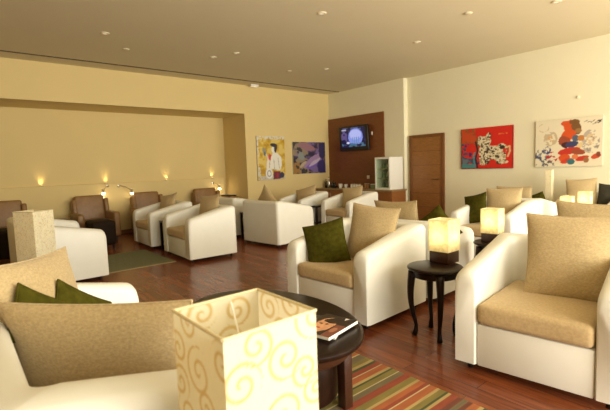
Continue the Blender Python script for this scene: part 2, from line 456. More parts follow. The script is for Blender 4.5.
def pillow(kind, c, w, h, t, face, lean, roll, label):
    """face: compass angle (deg) in the floor plane the front looks at (0 = +X); lean back deg; roll deg"""
    key = (kind, w, h, t)
    nm = {'tan': 'tan_pillow', 'green': 'green_pillow', 'dark': 'dark_pillow'}[kind]
    m = M[{'tan': 'tan', 'green': 'green', 'dark': 'black_fabric'}[kind]]
    if key not in PM:
        root = thing(nm, label, 'pillow')
        mb = MB(); mb.bm.free(); mb.bm = pillow_mesh(w, h, t); mb.build('pillow_cover', m, root, ang=180)
        MB().tube(pillow_edge(w, h), .0055, 6).build('piping', m, root, ang=180)
        PM[key] = root; r = root
    else: r = dup(PM[key])
    r.location = c
    mtx = Matrix.Rotation(R(face + 90), 4, 'Z') @ Matrix.Rotation(R(-lean), 4, 'X') @ Matrix.Rotation(R(roll), 4, 'Y')
    r.rotation_euler = mtx.to_euler()
    return tag(r, label, 'pillow', {'tan': 'tan woven pillows', 'green': 'olive green pillows', 'dark': 'dark pillows'}[kind])

pillow('green', (2.72, 2.965, .655), .42, .42, .13, 208, 17, -15, 'olive green pillow in the centre armchair, left of its tan pillow')
pillow('tan', (3.02, 2.645, .745), .49, .54, .17, 195, 14, 5, 'tan pillow in the centre armchair, right of its green pillow')
pillow('tan', (3.12, .97, .735), .58, .58, .18, 196, 14, 0, 'large tan pillow on the armchair at right foreground')
pillow('green', (5.93, 3.15, .69), .38, .44, .13, 168, 14, -14, 'olive green pillow standing upright in the armchair below the red painting')
pillow('tan', (6.13, 2.83, .725), .49, .54, .16, 190, 14, -2, 'tan pillow beside the upright green pillow below the red painting')
pillow('tan', (3.80, 2.93, .735), .58, .52, .16, 0, 12, 2, 'tan pillow showing over the back of the armchair behind the centre one')
pillow('green', (3.86, 2.47, .71), .36, .36, .11, 15, 12, 38, 'olive green pillow peeking over an armchair back in front of the door')
pillow('tan', (3.93, 1.07, .77), .56, .56, .16, 4, 14, -2, 'tan pillow peeking over the big tan pillow of the right foreground armchair')
pillow('tan', (6.86, 2.98, .735), .54, .50, .15, 0, 14, 0, 'tan pillow just showing behind the one below the red painting')
pillow('green', (7.08, 2.72, .72), .27, .27, .10, -5, 14, 20, 'dark olive pillow peeking over an armchair back below the tall cream lamp')
pillow('tan', (8.22, 2.47, .78), .45, .52, .15, 192, 14, -3, 'tan pillow on the armchair below the white painting')
pillow('dark', (8.22, 2.05, .72), .36, .46, .13, 190, 14, 4, 'nearly black pillow at the right edge beside a tan one')
pillow('tan', (4.47, 6.43, .785), .46, .46, .15, 0, 14, 42, 'tan pillow standing on its corner like a triangle below the yellow painting')
pillow('tan', (6.28, 7.48, .70), .54, .48, .16, 195, 24, -16, 'tan pillow tilted sideways below the purple painting')
pillow('tan', (6.56, 6.27, .70), .52, .48, .16, 188, 14, -7, 'tan pillow upright in the armchair in front of the drinks counter')
pillow('tan', (3.22, 6.36, .73), .50, .52, .16, 190, 14, -6, 'tan pillow on the front armchair at the green rug')
pillow('tan', (3.14, 7.93, .72), .50, .50, .16, 190, 20, -9, 'tan pillow on the rear armchair at the green rug')
pillow('tan', (.425, 1.84, .665), .78, .48, .18, 49, 15, -1, 'large tan pillow nearest the viewer on the left foreground loveseat')
pillow('tan', (.30, 2.39, .735), .74, .56, .17, -33, 12, 4, 'tan pillow with a raised corner at the far end of the left foreground loveseat')
pillow('green', (.44, 2.32, .645), .36, .36, .11, -50, 20, 38, 'olive green pillow on the left loveseat, larger and right one of its two')
pillow('green', (.235, 2.13, .775), .25, .25, .09, -50, 20, 38, 'olive green pillow at the left picture edge, mostly hidden on the left loveseat')

# ------------------------------------------------------------------ side tables and lamps
def make_side_table(loc, label, zt=0.55, r=.225, rot=0.0):
    t = thing('side_table', label, 'side table', loc, R(rot), 'round dark side tables')
    MB().lathe([(r - .012, zt - .026), (r, zt - .02), (r + .002, zt - .01), (r - .004, zt - .002), (r - .012, zt)], 48).build('table_top', M['dark_wood'], t)
    MB().lathe([(r - .045, zt - .085), (r - .04, zt - .083), (r - .035, zt - .027)], 40).build('apron', M['dark_wood'], t)
    for k in range(4):
        a = PI / 2 * k + PI / 4; mb = MB(); pts = []; rad = []
        for q in range(13):
            f = q / 12; z = (zt - .04) * (1 - f)
            off = (r - .05) + .030 * math.sin(f * PI * 1.15) * (1 if f < .75 else .8) - .035 * f + (.035 * max(0, (f - .82) / .18) ** 1.5) + .012
            pts.append((off * math.cos(a), off * math.sin(a), max(z, .006))); rad.append(.033 - .0185 * min(1, f / .85) + (.008 * max(0, (f - .85) / .15)))
        mb.tube(pts, rad, 10); mb.build('leg', M['dark_wood'], t, ang=180)
    return t
T0 = make_side_table((2.905, 1.885, 0), 'round dark side table with curved legs between the two front right armchairs', zt=.575, r=.215, rot=0)
def side_table(loc, label, s=1.0, rot=0.0, sz=1.0):
    t = dup(T0); t.location = loc; t.rotation_euler = (0, 0, R(rot)); t.scale = (s, s, sz)
    return tag(t, label, 'side table', 'round dark side tables')
side_table((4.18, 2.0, 0), 'dark side table under the second lit lamp, beyond the right foreground armchair arm', rot=10)
side_table((6.62, 2.12, 0), 'dark side table behind the right pillows, under the left lamp of the far lit pair')
side_table((7.33, 2.10, 0), 'dark side table behind the right pillows, under the right lamp of the far lit pair')
side_table((8.28, 2.985, 0), 'dark side table at the right wall under the tall cream lamp')
side_table((.567, .962, 0), 'dark side table under the big unlit swirl lamp in the foreground', sz=.8)
side_table((.64, 5.36, 0), 'dark side table under the unlit mottled lamp at left', sz=.8)
def square_table(loc, sx, sy, label):
    t = thing('square_table', label, 'side table', loc, 0, 'square dark side tables')
    MB().box((-sx / 2, -sy / 2, .50), (sx / 2, sy / 2, .535), .004).build('table_top', M['dark_wood'], t)
    for a in (-1, 1):
        for b in (-1, 1):
            x = a * (sx / 2 - .025); y = b * (sy / 2 - .025)
            MB().box((x - .02, y - .02, 0), (x + .02, y + .02, .50), .003).build('leg', M['dark_wood'], t)
    MB().box((-sx / 2 + .03, -sy / 2 + .03, .15), (sx / 2 - .03, sy / 2 - .03, .172)).build('shelf', M['dark_wood'], t)
    return t
square_table((3.0, 7.21, 0), .5, .32, 'dark square side table between the two armchairs at the green rug')
square_table((4.66, 7.14, 0), .62, .26, 'dark square side table behind the chair with the pointed tan pillow')
square_table((6.22, 6.93, 0), .42, .2, 'narrow dark side table between the two armchairs near the counter')

def point(name, parent, loc, power, color, r=.03):
    l = bpy.data.lights.new(name, 'POINT'); l.energy = power; l.color = color; l.shadow_soft_size = r
    o = bpy.data.objects.new(name, l); COL.objects.link(o); o.parent = parent; o.location = loc
    return o
def make_lit_lamp(loc, label, rot):
    z0 = .0
    t = thing('table_lamp', label, 'table lamp', loc, R(rot), 'lit paper cube lamps')
    MB().box((-.085, -.085, 0), (.085, .085, .10), .004).build('lamp_base', M['mahog'], t)
    a = .088; st = bmesh.new()
    lo = [st.verts.new((x * a, y * a, .098)) for x, y in ((-1, -1), (1, -1), (1, 1), (-1, 1))]
    hi = [st.verts.new((x * a, y * a, .355)) for x, y in ((-1, -1), (1, -1), (1, 1), (-1, 1))]
    for k in range(4): st.faces.new((lo[k], lo[(k + 1) % 4], hi[(k + 1) % 4], hi[k]))
    mb = MB(); mb.bm.free(); mb.bm = st; mb.build('lamp_shade', M['shade_lit'], t, smooth=False)
    rim = MB()
    for k in range(4):
        c = ((-1, -1), (1, -1), (1, 1), (-1, 1))
        p, q = c[k], c[(k + 1) % 4]
        rim.tube([(p[0] * a, p[1] * a, .355), (q[0] * a, q[1] * a, .355)], .003, 6); rim.tube([(p[0] * a, p[1] * a, .10), (p[0] * a, p[1] * a, .355)], .003, 6)
    rim.build('shade_frame', M['shade_rim'], t)
    MB().lathe([(.012, .10), (.012, .15), (.02, .155), (.022, .16)], 14).build('lamp_holder', M['ceramic'], t)
    MB().lathe([(.008, .16), (.022, .18), (.026, .20), (.02, .22), (.004, .228)], 16).build('bulb', M['bulb'], t)
    point('bulb_light', t, (0, 0, .225), 2.1, (1.0, .77, .37), .02)
    return t
L0 = make_lit_lamp((3.065, 1.90, .5755), 'lit paper cube lamp on the round side table between the front right armchairs', 0)
def lit_lamp(loc, label, rot=0, s=1):
    t = dup(L0); t.location = loc; t.rotation_euler = (0, 0, R(rot)); t.scale = (s, s, s)
    return tag(t, label, 'table lamp', 'lit paper cube lamps')
lit_lamp((4.16, 2.03, .5755), 'lit paper cube lamp in front of the armchair below the red painting', 4, .95)
lit_lamp((6.62, 2.16, .5755), 'lit paper cube lamp above the big right pillow, left of the far pair', 0, .80)
lit_lamp((7.33, 2.15, .5755), 'lit paper cube lamp above the big right pillow, right of the far pair', 0, .86)

# unlit square paper lamps with swirls
def swirl_colors(face, seed, W=.27, Hh=.54):
    rs = np.random.RandomState(seed)
    bg = np.array(s8(232, 225, 198)); ln = np.array(s8(204, 172, 92))
    cs = []
    for k in range(90):
        x, y, r = rs.rand() * W, rs.rand() * Hh, .045 + rs.rand() * .025
        if all(math.hypot(x - a, y - b) > (r + c) * .74 for a, b, c, _, _ in cs): cs.append((x, y, r, rs.rand() * 6.28, rs.choice([-1, 1])))
    def fn(u, v):
        c = np.tile(bg, (len(u), 1)) * (0.96 + .06 * fbm(u * 30, v * 40))[:, None]
        X = u * W; Y = v * Hh; w = np.zeros(len(u))
        for x, y, r, ph, sg in cs:
            rho = np.hypot(X - x, Y - y); phi = sg * np.arctan2(Y - y, X - x) + ph
            p = r / 1.7
            k = rho / p - phi / (2 * PI); d = np.abs(k - np.round(k)) * p
            lw = .0048
            w = np.maximum(w, np.clip(1.5 - d / lw, 0, 1) * (rho < r) * (rho > .004))
        return c * (1 - .8 * w[:, None]) + ln * .8 * w[:, None]
    return fn
def mottled_colors(seed):
    def fn(u, v):
        a = fbm(u * 22 + seed, v * 30); b = fbm(u * 9, v * 12 + seed)
        w = np.clip((np.abs(a - .5) < .03) * 1.0, 0, 1) * .6
        bg = np.array(s8(250, 242, 212)); ln = np.array(s8(206, 180, 120))
        return (bg * (1 - w[:, None]) + ln * w[:, None]) * (.92 + .14 * b)[:, None]
    return fn
def paper_lamp(loc, label, rot, colf, a=.138, zb=.03, zt=.568, nx=72, ny=96, taper=.0):
    t = thing('paper_lamp', label, 'table lamp', loc, R(rot), 'unlit square paper lamps')
    MB().box((-a * .8, -a * .8, 0), (a * .8, a * .8, zb), .005).build('lamp_base', M['mahog'], t)
    cor = [(-1, -1), (1, -1), (1, 1), (-1, 1)]; S = store()
    for k in range(4):
        p, q = cor[k], cor[(k + 1) % 4]
        def P(u, v, p=p, q=q):
            aa = a * (1 - taper * (1 - v))
            return np.stack([(p[0] + (q[0] - p[0]) * u) * aa, (p[1] + (q[1] - p[1]) * u) * aa, zb - .002 + (zt - zb) * v], 1)
        painted_grid(S, nx, ny, P, colf(k))
    painted_build('lamp_shade', S, M['shade'], t)
    rim = MB()
    for k in range(4):
        p, q = cor[k], cor[(k + 1) % 4]
        rim.tube([(p[0] * a, p[1] * a, zt), (q[0] * a, q[1] * a, zt)], .0045, 8)
    rim.build('shade_rim', M['shade_rim'], t)
    MB().lathe([(.014, zb), (.014, zb + .05), (.021, zb + .055), (.021, zb + .08)], 14).build('lamp_holder', M['ceramic'], t)
    MB().lathe([(.01, zb + .08), (.026, zb + .11), (.03, zb + .135), (.02, zb + .16), (.004, zb + .17)], 16).build('bulb', M['ceramic'], t)
    MB().tube([(0, 0, zb + .06), (.03, .05, zb + .12), (.04, .10, zt - .1), (.03, .118, zt - .01)], .003, 6).build('cord', M['white'], t)
    return t
paper_lamp((.569, .957, .4525), 'large unlit white paper lamp with tan swirls in the foreground', 0, lambda k: swirl_colors(k, 11 + k))
paper_lamp((.64, 5.36, .4525), 'unlit mottled cream paper lamp at left, beside the side-on loveseat', 36, lambda k: mottled_colors(3 * k), a=.13, nx=48, ny=96, zt=.57)
paper_lamp((8.25, 2.985, .5755), 'tall narrow cream paper lamp against the right wall below the white painting', 0, lambda k: mottled_colors(3 * k + 1), a=.05, zt=.62, nx=20, ny=50)

# ------------------------------------------------------------------ coffee table, magazines
ct = thing('coffee_table', 'oval dark coffee table on the striped rug', 'coffee table', (1.48, 2.19, 0), 0)
r = .71; zt = .452; OV = Matrix.Diagonal((.67, 1, 1, 1))
MB().lathe([(r - .03, zt - .045), (r - .008, zt - .038), (r, zt - .022), (r - .002, zt - .010), (r - .012, zt - .002), (r - .03, zt)], 96, mtx=OV).build('table_top', M['dark_wood'], ct)
MB().lathe([(r - .10, zt - .12), (r - .095, zt - .122), (r - .075, zt - .10), (r - .07, zt - .046)], 80, mtx=OV).build('apron', M['mahog'], ct)
for sx in (-1, 1):
    for sy in (-1, 1):
        mb = MB(); x, y = sx * .155, sy * .535
        mb.box((x - .032, y - .032, .008), (x + .032, y + .032, zt - .045), .006)
        mb.build('leg', M['mahog'], ct)
MB().lathe([(r - .20, .06), (r - .185, .064), (r - .18, .08), (r - .18, .30), (r - .185, .316), (r - .20, .32)], 80, mtx=OV).build('shade_core', M['dark_wood'], ct)  # dark block added to stand in for the shaded parts below the top

def cover_paint(u, v):
    p = Paint(u, v, s8(44, 30, 26))
    p.ell(.42, .48, .26, .40, s8(206, 150, 112), wob=.2); p.ell(.30, .30, .2, .2, s8(214, 160, 120), wob=.2)
    p.ell(.46, .52, .05, .03, s8(80, 50, 40)); p.ell(.30, .50, .05, .03, s8(80, 50, 40)); p.ell(.38, .30, .07, .03, s8(170, 60, 50))
    p.ell(.60, .78, .35, .16, s8(40, 26, 22), .3, .3)
    p.put((v > .82) & (u > .62), s8(40, 34, 34)); p.poly([(.66, .97), (.78, .97), (.72, .84)], s8(220, 216, 206))
    p.line([(.05, .08), (.5, .08)], .02, s8(190, 178, 150)); p.line([(.05, .15), (.3, .15)], .014, s8(190, 90, 60))
    p.put((u > .72) & (v < .6), s8(120, 70, 58)); p.ell(.82, .34, .08, .12, s8(168, 112, 84), wob=.3)
    return p.c
def cover_paint2(u, v):
    p = Paint(u, v, s8(70, 54, 48)); w = fbm(u * 6, v * 6)
    p.put(w > .55, s8(120, 92, 74)); p.ell(.6, .5, .25, .2, s8(168, 122, 92), wob=.4); p.put(v > .86, s8(58, 56, 60))
    return p.c
def magazine(loc, rz, w, h, th, fn, label):
    t = thing('magazine', label, 'magazine', loc, rz, 'magazines on the coffee table')
    MB().box((-w / 2, -h / 2, 0), (w / 2, h / 2, th - .001), .0015).build('pages', M['paper'], t, smooth=False)
    S = store()
    painted_grid(S, 60, 76, lambda u, v: np.stack([(u - .5) * w * 1.005, (v - .5) * h * 1.005, np.full(len(u), th)], 1), fn)
    painted_build('cover', S, M['cover'], t)
    return t
magazine((1.60, 1.80, .4505), R(-58), .24, .31, .014, cover_paint2, 'lower magazine with a brown cover, tucked under the portrait one')
magazine((1.595, 1.745, .466), R(-78), .225, .30, .018, cover_paint, 'top magazine with a portrait cover on the edge of the oval coffee table')

# ------------------------------------------------------------------ rugs
def stripes():
    pal = dict(o=(186, 100, 52), r=(160, 66, 38), t=(196, 168, 104), g=(62, 78, 36), k=(122, 108, 76), w=(216, 198, 146), v=(142, 126, 58), b=(116, 54, 36))
    seq = [('r', .06), ('k', .05), ('w', .012), ('v', .05), ('g', .018), ('t', .03), ('o', .06), ('w', .012), ('r', .05), ('g', .03), ('t', .03), ('v', .05), ('k', .08), ('w', .014),
           ('o', .035), ('v', .05), ('g', .022), ('t', .03), ('o', .05), ('b', .035), ('k', .035), ('b', .04), ('r', .05), ('t', .022), ('g', .02), ('v', .05), ('t', .022), ('o', .06), ('w', .012), ('r', .03), ('o', .05), ('t', .02), ('v', .06)]
    return pal, seq
rug = thing('striped_rug', 'multicoloured striped rug under the oval coffee table', 'rug', (0, 0, 0))
pal, seq = stripes(); seq = [(k, w * .85) for k, w in seq]; tot = sum(w for _, w in seq)
X0, X1, Y0, Y1 = .98, 2.195, .15, 2.95
mb = MB(); mb.box((X0, Y0, .001), (X1, Y1, .007), .002); mb.build('rug_backing', M['hem'], rug, smooth=False)
def rugcol(u, v):
    y = Y0 + v * (Y1 - Y0); c = np.zeros((len(u), 3)); yy = np.mod(y - .55, tot); e = 0
    for k, w in seq:
        m = (yy >= e) & (yy < e + w); c[m] = np.array(s8(*pal[k])) * .82 + np.array(s8(128, 104, 66)) * .12; e += w
    return c * (.55 + .36 * fbm(u * 40, v * 160))[:, None]
S = store()
painted_grid(S, 16, 700, lambda u, v: np.stack([X0 + .004 + u * (X1 - X0 - .008), Y0 + .004 + v * (Y1 - Y0 - .008), .009 + 0 * u], 1), rugcol)
M['rug_stripe'] = mat_attr('striped_weave', 0.95)
painted_build('striped_pile', S, M['rug_stripe'], rug)

gr = thing('green_rug', 'plain grey green rug with a pale fringed edge in front of the far armchairs', 'rug', (0, 0, 0))
MB().box((1.55, 6.26, .001), (2.55, 7.62, .010), .003).build('pile', M['rug_green'], gr, smooth=False)
fb = MB()
fb.box((1.55, 6.225, .001), (2.55, 6.2595, .007), .001)
fb.build('fringe', M['hem'], gr, smooth=False)
gr.rotation_euler = (0, 0, 0)

# ------------------------------------------------------------------ recliners and ottomans at the back wall
def make_recliner(loc, label):
    t = thing('recliner', label, 'recliner', loc, 0, 'brown leather recliners')
    mt = Matrix.Rotation(R(-10), 4, 'X')
    mb = MB(); mb.box((-.33, -.09, 0), (.33, .09, .58), .045, 4, Matrix.Translation((0, .30, .36)) @ mt)
    mb.build('backrest', M['recliner'], t, ang=60)
    for s in (-1, 1):
        w = MB(); w.box((-.05, -.13, 0), (.05, .07, .44), .03, 3, Matrix.Translation((s * .355, .27, .42)) @ mt); w.build('wing', M['recliner'], t, ang=60)
        a = MB(); a.box((-.075, -.42, .10), (.075, .30, .60), .045, 4, Matrix.Translation((s * .385, 0, 0))); a.build('armrest', M['recliner'], t, ang=60)
    MB().box((-.31, -.44, .08), (.31, .30, .29), .02).build('seat_base', M['recliner'], t)
    cushion_box((-.305, -.45, .29), (.305, .22, .45), .04).build('seat_cushion', M['recliner'], t)
    for a in (-1, 1):
        for b in (-1, 1): MB().box((a * .36 - .025, b * .3 - .03 - .02, 0), (a * .36 + .025, b * .3 + .03 - .02, .1)).build('leg', M['foot'], t)
    return t
rec0 = make_recliner((.72, 9.58, 0), 'brown leather recliner at the far left edge, beyond the mottled paper lamp')
rec0.scale = (.88, 1, 1)
for x, lb in ((2.22, 'brown leather recliner behind the dark ottoman, below the second wall uplight'),
              (3.44, 'brown leather recliner behind the rear armchair of the green rug, beside a reading lamp'),
              (4.95, 'brown leather recliner nearest the corner of the recess')):
    c = dup(rec0); c.location = (x, 9.58, 0); tag(c, lb, 'recliner')
def make_ottoman(loc, label, rz=0):
    t = thing('ottoman', label, 'ottoman', loc, rz, 'dark leather ottomans')
    cushion_box((-.20, -.28, .10), (.20, .28, .54), .05, .03).build('upholstery', M['otto'], t, ang=60)
    for a in (-1, 1):
        for b in (-1, 1): MB().lathe([(.018, 0), (.024, .105)], 10, (a * .15, b * .21, 0)).build('leg', M['foot'], t)
    return t
ot0 = make_ottoman((2.02, 8.34, 0), 'dark leather ottoman in front of the second recliner')
o2 = dup(ot0); o2.location = (.52, 8.34, 0); tag(o2, 'dark leather ottoman at the left edge behind the mottled paper lamp', 'ottoman')
pf = thing('corner_cabinet', 'small dark cabinet with brown doors in the recess corner beside the last recliner', 'cabinet', (5.53, 9.76, 0))
MB().box((-.08, -.24, .0), (.08, .24, .70), .006).build('cabinet_body', M['recliner'], pf)
MB().box((-.088, -.255, .70), (.088, .255, .735), .005).build('cabinet_top', M['dark_wood'], pf)
square_table((1.45, 9.28, 0), .42, .42, 'dark square table beside the second recliner, seen over the side-on loveseat')

# wall uplights on the ledge
def make_uplight(x, label):
    t = thing('ledge_uplight', label, 'wall light', (x, YB - .045, 1.175), 0, 'small uplights on the ledge')
    MB().lathe([(.026, 0), (.03, .004), (.03, .012), (.024, .014)], 20).build('housing', M['brass'], t)
    MB().lathe([(.02, .0142), (.02, .017)], 18).build('lens', M['uplens'], t)
    l = bpy.data.lights.new('uplight_beam', 'SPOT'); l.energy = 3.2; l.color = (1.0, .74, .32); l.spot_size = R(85); l.spot_blend = 1.0; l.shadow_soft_size = .02
    o = bpy.data.objects.new('uplight_beam', l); COL.objects.link(o); o.parent = t; o.location = (0, .015, .024); o.rotation_euler = (PI - R(4), 0, 0)
    return t
up0 = make_uplight(1.40, 'small glowing uplight on the wall ledge, leftmost')
for x, lb in ((2.65, 'small glowing uplight on the ledge above the ottoman recliner'), (4.05, 'small glowing uplight on the ledge, third from the left'), (5.30, 'small glowing uplight on the ledge beside the recess corner')):
    c = dup(up0); c.location.x = x; tag(c, lb, 'wall light')
# swing arm reading lamps
def reading_lamp(x0, z0, x1, z1, label, yo=.16):
    t = thing('reading_lamp', label, 'wall lamp', (x0, YB - .09, z0), 0, 'chrome reading lamps on the recess wall')
    MB().lathe([(.032, 0), (.032, .012), (.018, .018)], 18, mtx=Matrix.Rotation(PI / 2, 4, 'X')).build('wall_plate', M['chrome'], t)
    dx, dz = x1 - x0, z1 - z0
    MB().tube([(0, -.012, 0), (0, -.06, .005), (dx * .45, -yo * .8, dz * .15), (dx * .85, -yo, dz * .55), (dx * .95, -yo - .01, dz * .8)], .008, 8).build('swing_arm', M['chrome'], t)
    MB().lathe([(.018, .07), (.026, .05), (.034, .0), (.038, -.012)], 18, (dx, -yo - .01, dz), cap=False).build('lamp_head', M['chrome'], t)
    MB().lathe([(.008, .02), (.028, .005), (.036, -.02), (.03, -.046), (.012, -.058)], 16, (dx, -yo - .01, dz)).build('bulb', M['halogen'], t)
    point('bulb_glow', t, (dx, -yo - .03, dz - .11), 1.2, (1.0, .8, .5), .03)
    return t
reading_lamp(2.66, 1.12, 2.52, 0.99, 'chrome swing-arm reading lamp with lit bulb above the ottoman recliner')
reading_lamp(2.90, 1.11, 3.13, 0.955, 'chrome swing-arm reading lamp stretching right from the wall beside the ottoman recliner')
reading_lamp(5.27, 1.05, 5.37, 0.93, 'chrome reading lamp with lit bulb near the recess corner')

# ------------------------------------------------------------------ paintings
def painting(name, label, w, h, fn, mtx, nx=110, ny=90, edge=None):
    t = thing(name, label, 'painting'); t.matrix_world = mtx       # local: x across, z up, front looks to -y
    MB().box((-w / 2, 0, -h / 2), (w / 2, .035, h / 2), .003).build('canvas', edge or M['canvas'], t, smooth=False)
    S = store()
    painted_grid(S, nx, ny, lambda u, v: np.stack([(u - .5) * w * .996, np.full(len(u), -.0015), (v - .5) * h * .996], 1), fn)
    painted_build('artwork', S, M['paint'], t)
    return t
far = lambda xc, zc: Matrix.Translation((xc, YS - .037, zc))
rgt = lambda yc, zc: Matrix.Translation((XW - .037, yc, zc)) @ Matrix.Rotation(-PI / 2, 4, 'Z')
def p_yellow(u, v):
    p = Paint(u, v, s8(196, 160, 44)); w = fbm(u * 7, v * 9)
    p.put(w > .56, s8(210, 184, 96)); p.put(w < .38, s8(176, 136, 30))
    e = fbm(u * 30, v * 30)
    p.put(((u < .06) | (v > .93)) & (e > .46), s8(206, 204, 190)); p.put((u < .10) & (v < .3) & (e > .4), s8(196, 194, 180))
    p.put((v < .10) & (e > .42), s8(190, 186, 176))
    p.poly([(.42, .26), (.80, .22), (.88, .34), (.86, .52), (.72, .62), (.56, .62), (.46, .50)], s8(224, 220, 206))
    p.ell(.60, .70, .09, .085, s8(226, 222, 208)); p.ell(.60, .80, .13, .045, s8(40, 34, 44), -.12); p.ell(.66, .72, .05, .10, s8(52, 40, 44), -.3)
    p.poly([(.54, .60), (.64, .60), (.62, .66), (.56, .66)], s8(220, 216, 200))
    p.poly([(.30, .24), (.40, .26), (.44, .52), (.36, .56)], s8(222, 216, 206)); p.poly([(.36, .50), (.46, .44), (.50, .58), (.42, .60)], s8(196, 60, 48))
    p.ell(.25, .66, .05, .09, s8(132, 140, 134), .3); p.ell(.27, .60, .035, .05, s8(90, 104, 110)); p.line([(.31, .58), (.38, .5)], .02, s8(214, 190, 170))
    p.ell(.40, .15, .13, .12, s8(222, 220, 212)); p.ell(.40, .15, .08, .08, s8(160, 156, 160)); p.ell(.40, .15, .05, .05, s8(226, 222, 214))
    p.poly([(.54, .02), (.80, .02), (.82, .20), (.56, .20)], s8(110, 36, 52)); p.ell(.86, .10, .1, .07, s8(56, 48, 76), .2, .4); p.ell(.70, .10, .04, .07, s8(150, 40, 48))
    p.line([(.58, .46), (.60, .24)], .008, s8(150, 140, 130)); p.line([(.74, .5), (.78, .26)], .008, s8(150, 140, 130))
    return p.c
def p_purple(u, v):
    p = Paint(u, v, s8(52, 43, 62)); w = fbm(u * 4 + v * 3, v * 5 - u * 2); e = fbm(u * 9 + 3, v * 9)
    p.put(w > .5, s8(82, 66, 104)); p.put(e > .56, s8(112, 84, 96)); p.put(w > .60, s8(116, 96, 144)); p.put((w < .40), s8(40, 32, 62))
    q = (u < .45)
    p.put(q & (e > .52), s8(140, 122, 96)); p.put(q & (e < .42), s8(58, 52, 44)); p.put((u < .2) & (e > .44) & (v < .35), s8(150, 110, 54))
    p.ell(.42, .85, .26, .11, s8(146, 104, 112), -.3, .5); p.ell(.62, .44, .40, .10, s8(152, 122, 160), .62, .5); p.ell(.58, .26, .22, .08, s8(112, 86, 170), .5, .5)
    p.ell(.66, .36, .22, .05, s8(180, 164, 186), .6, .6); p.ell(.24, .55, .09, .13, s8(130, 136, 132), .3, .6); p.ell(.90, .75, .12, .30, s8(46, 38, 80), 0, .4); p.ell(.88, .2, .14, .24, s8(50, 40, 96), 0, .4)
    p.ell(.30, .30, .14, .05, s8(176, 156, 130), .8, .6)
    return p.c
def p_red(u, v):
    p = Paint(u, v, s8(204, 34, 20)); w = fbm(u * 5, v * 5); e = fbm(u * 26, v * 20)
    p.put((u < .42 - .35 * (v - .5)) & (w > .48) & (v > .55), s8(126, 84, 40)); p.put((u < .30) & (w > .55) & (v > .3), s8(190, 70, 30))
    m = (u < .26 + .12 * np.sin(v * 9)) & (v < .62)
    p.put(m & (w > .40), s8(70, 72, 98)); p.put(m & (w > .52), s8(98, 110, 120)); p.put(m & (w < .32), s8(60, 40, 100)); p.put((v < .12) & (u < .3), s8(70, 130, 130))
    p.line([(.34, .02), (.30, .25), (.34, .45), (.30, .66)], .018, s8(40, 30, 40)); p.line([(.28, .05), (.26, .3), (.28, .4)], .015, s8(60, 140, 150))
    body = lambda q: None
    W = s8(222, 210, 176); B = s8(70, 52, 40)
    def blob(x, y, a, b, rot=0):
        dx = u - x; dy = v - y; ca, sa = math.cos(rot), math.sin(rot)
        k = ((dx * ca + dy * sa) / a) ** 2 + ((-dx * sa + dy * ca) / b) ** 2 < 1
        p.put(k, W); p.put(k & (e > .60), B); p.put(k & (e < .36), s8(160, 140, 104))
    blob(.62, .40, .22, .15); blob(.50, .42, .14, .18); blob(.66, .30, .12, .09); blob(.47, .66, .13, .12); blob(.40, .74, .05, .06, .4); blob(.55, .78, .05, .09, -.2)
    blob(.43, .24, .06, .13); blob(.53, .22, .05, .12); blob(.74, .25, .06, .14); blob(.82, .30, .06, .15); blob(.80, .46, .10, .13)
    blob(.45, .12, .07, .035); blob(.77, .13, .07, .035); blob(.86, .15, .06, .035)
    p.line([(.88, .48), (.94, .52), (.95, .40), (.91, .28)], .016, s8(214, 180, 130)); p.ell(.81, .50, .05, .05, s8(60, 44, 38)); p.ell(.85, .42, .03, .06, s8(200, 40, 26))
    p.put((v > .80) & (v < .84) & (u > .74) & (u < .90) & (e > .45), s8(224, 110, 50))
    p.put((u > .985) | (u < .01) | (v < .015), s8(110, 30, 24))
    return p.c
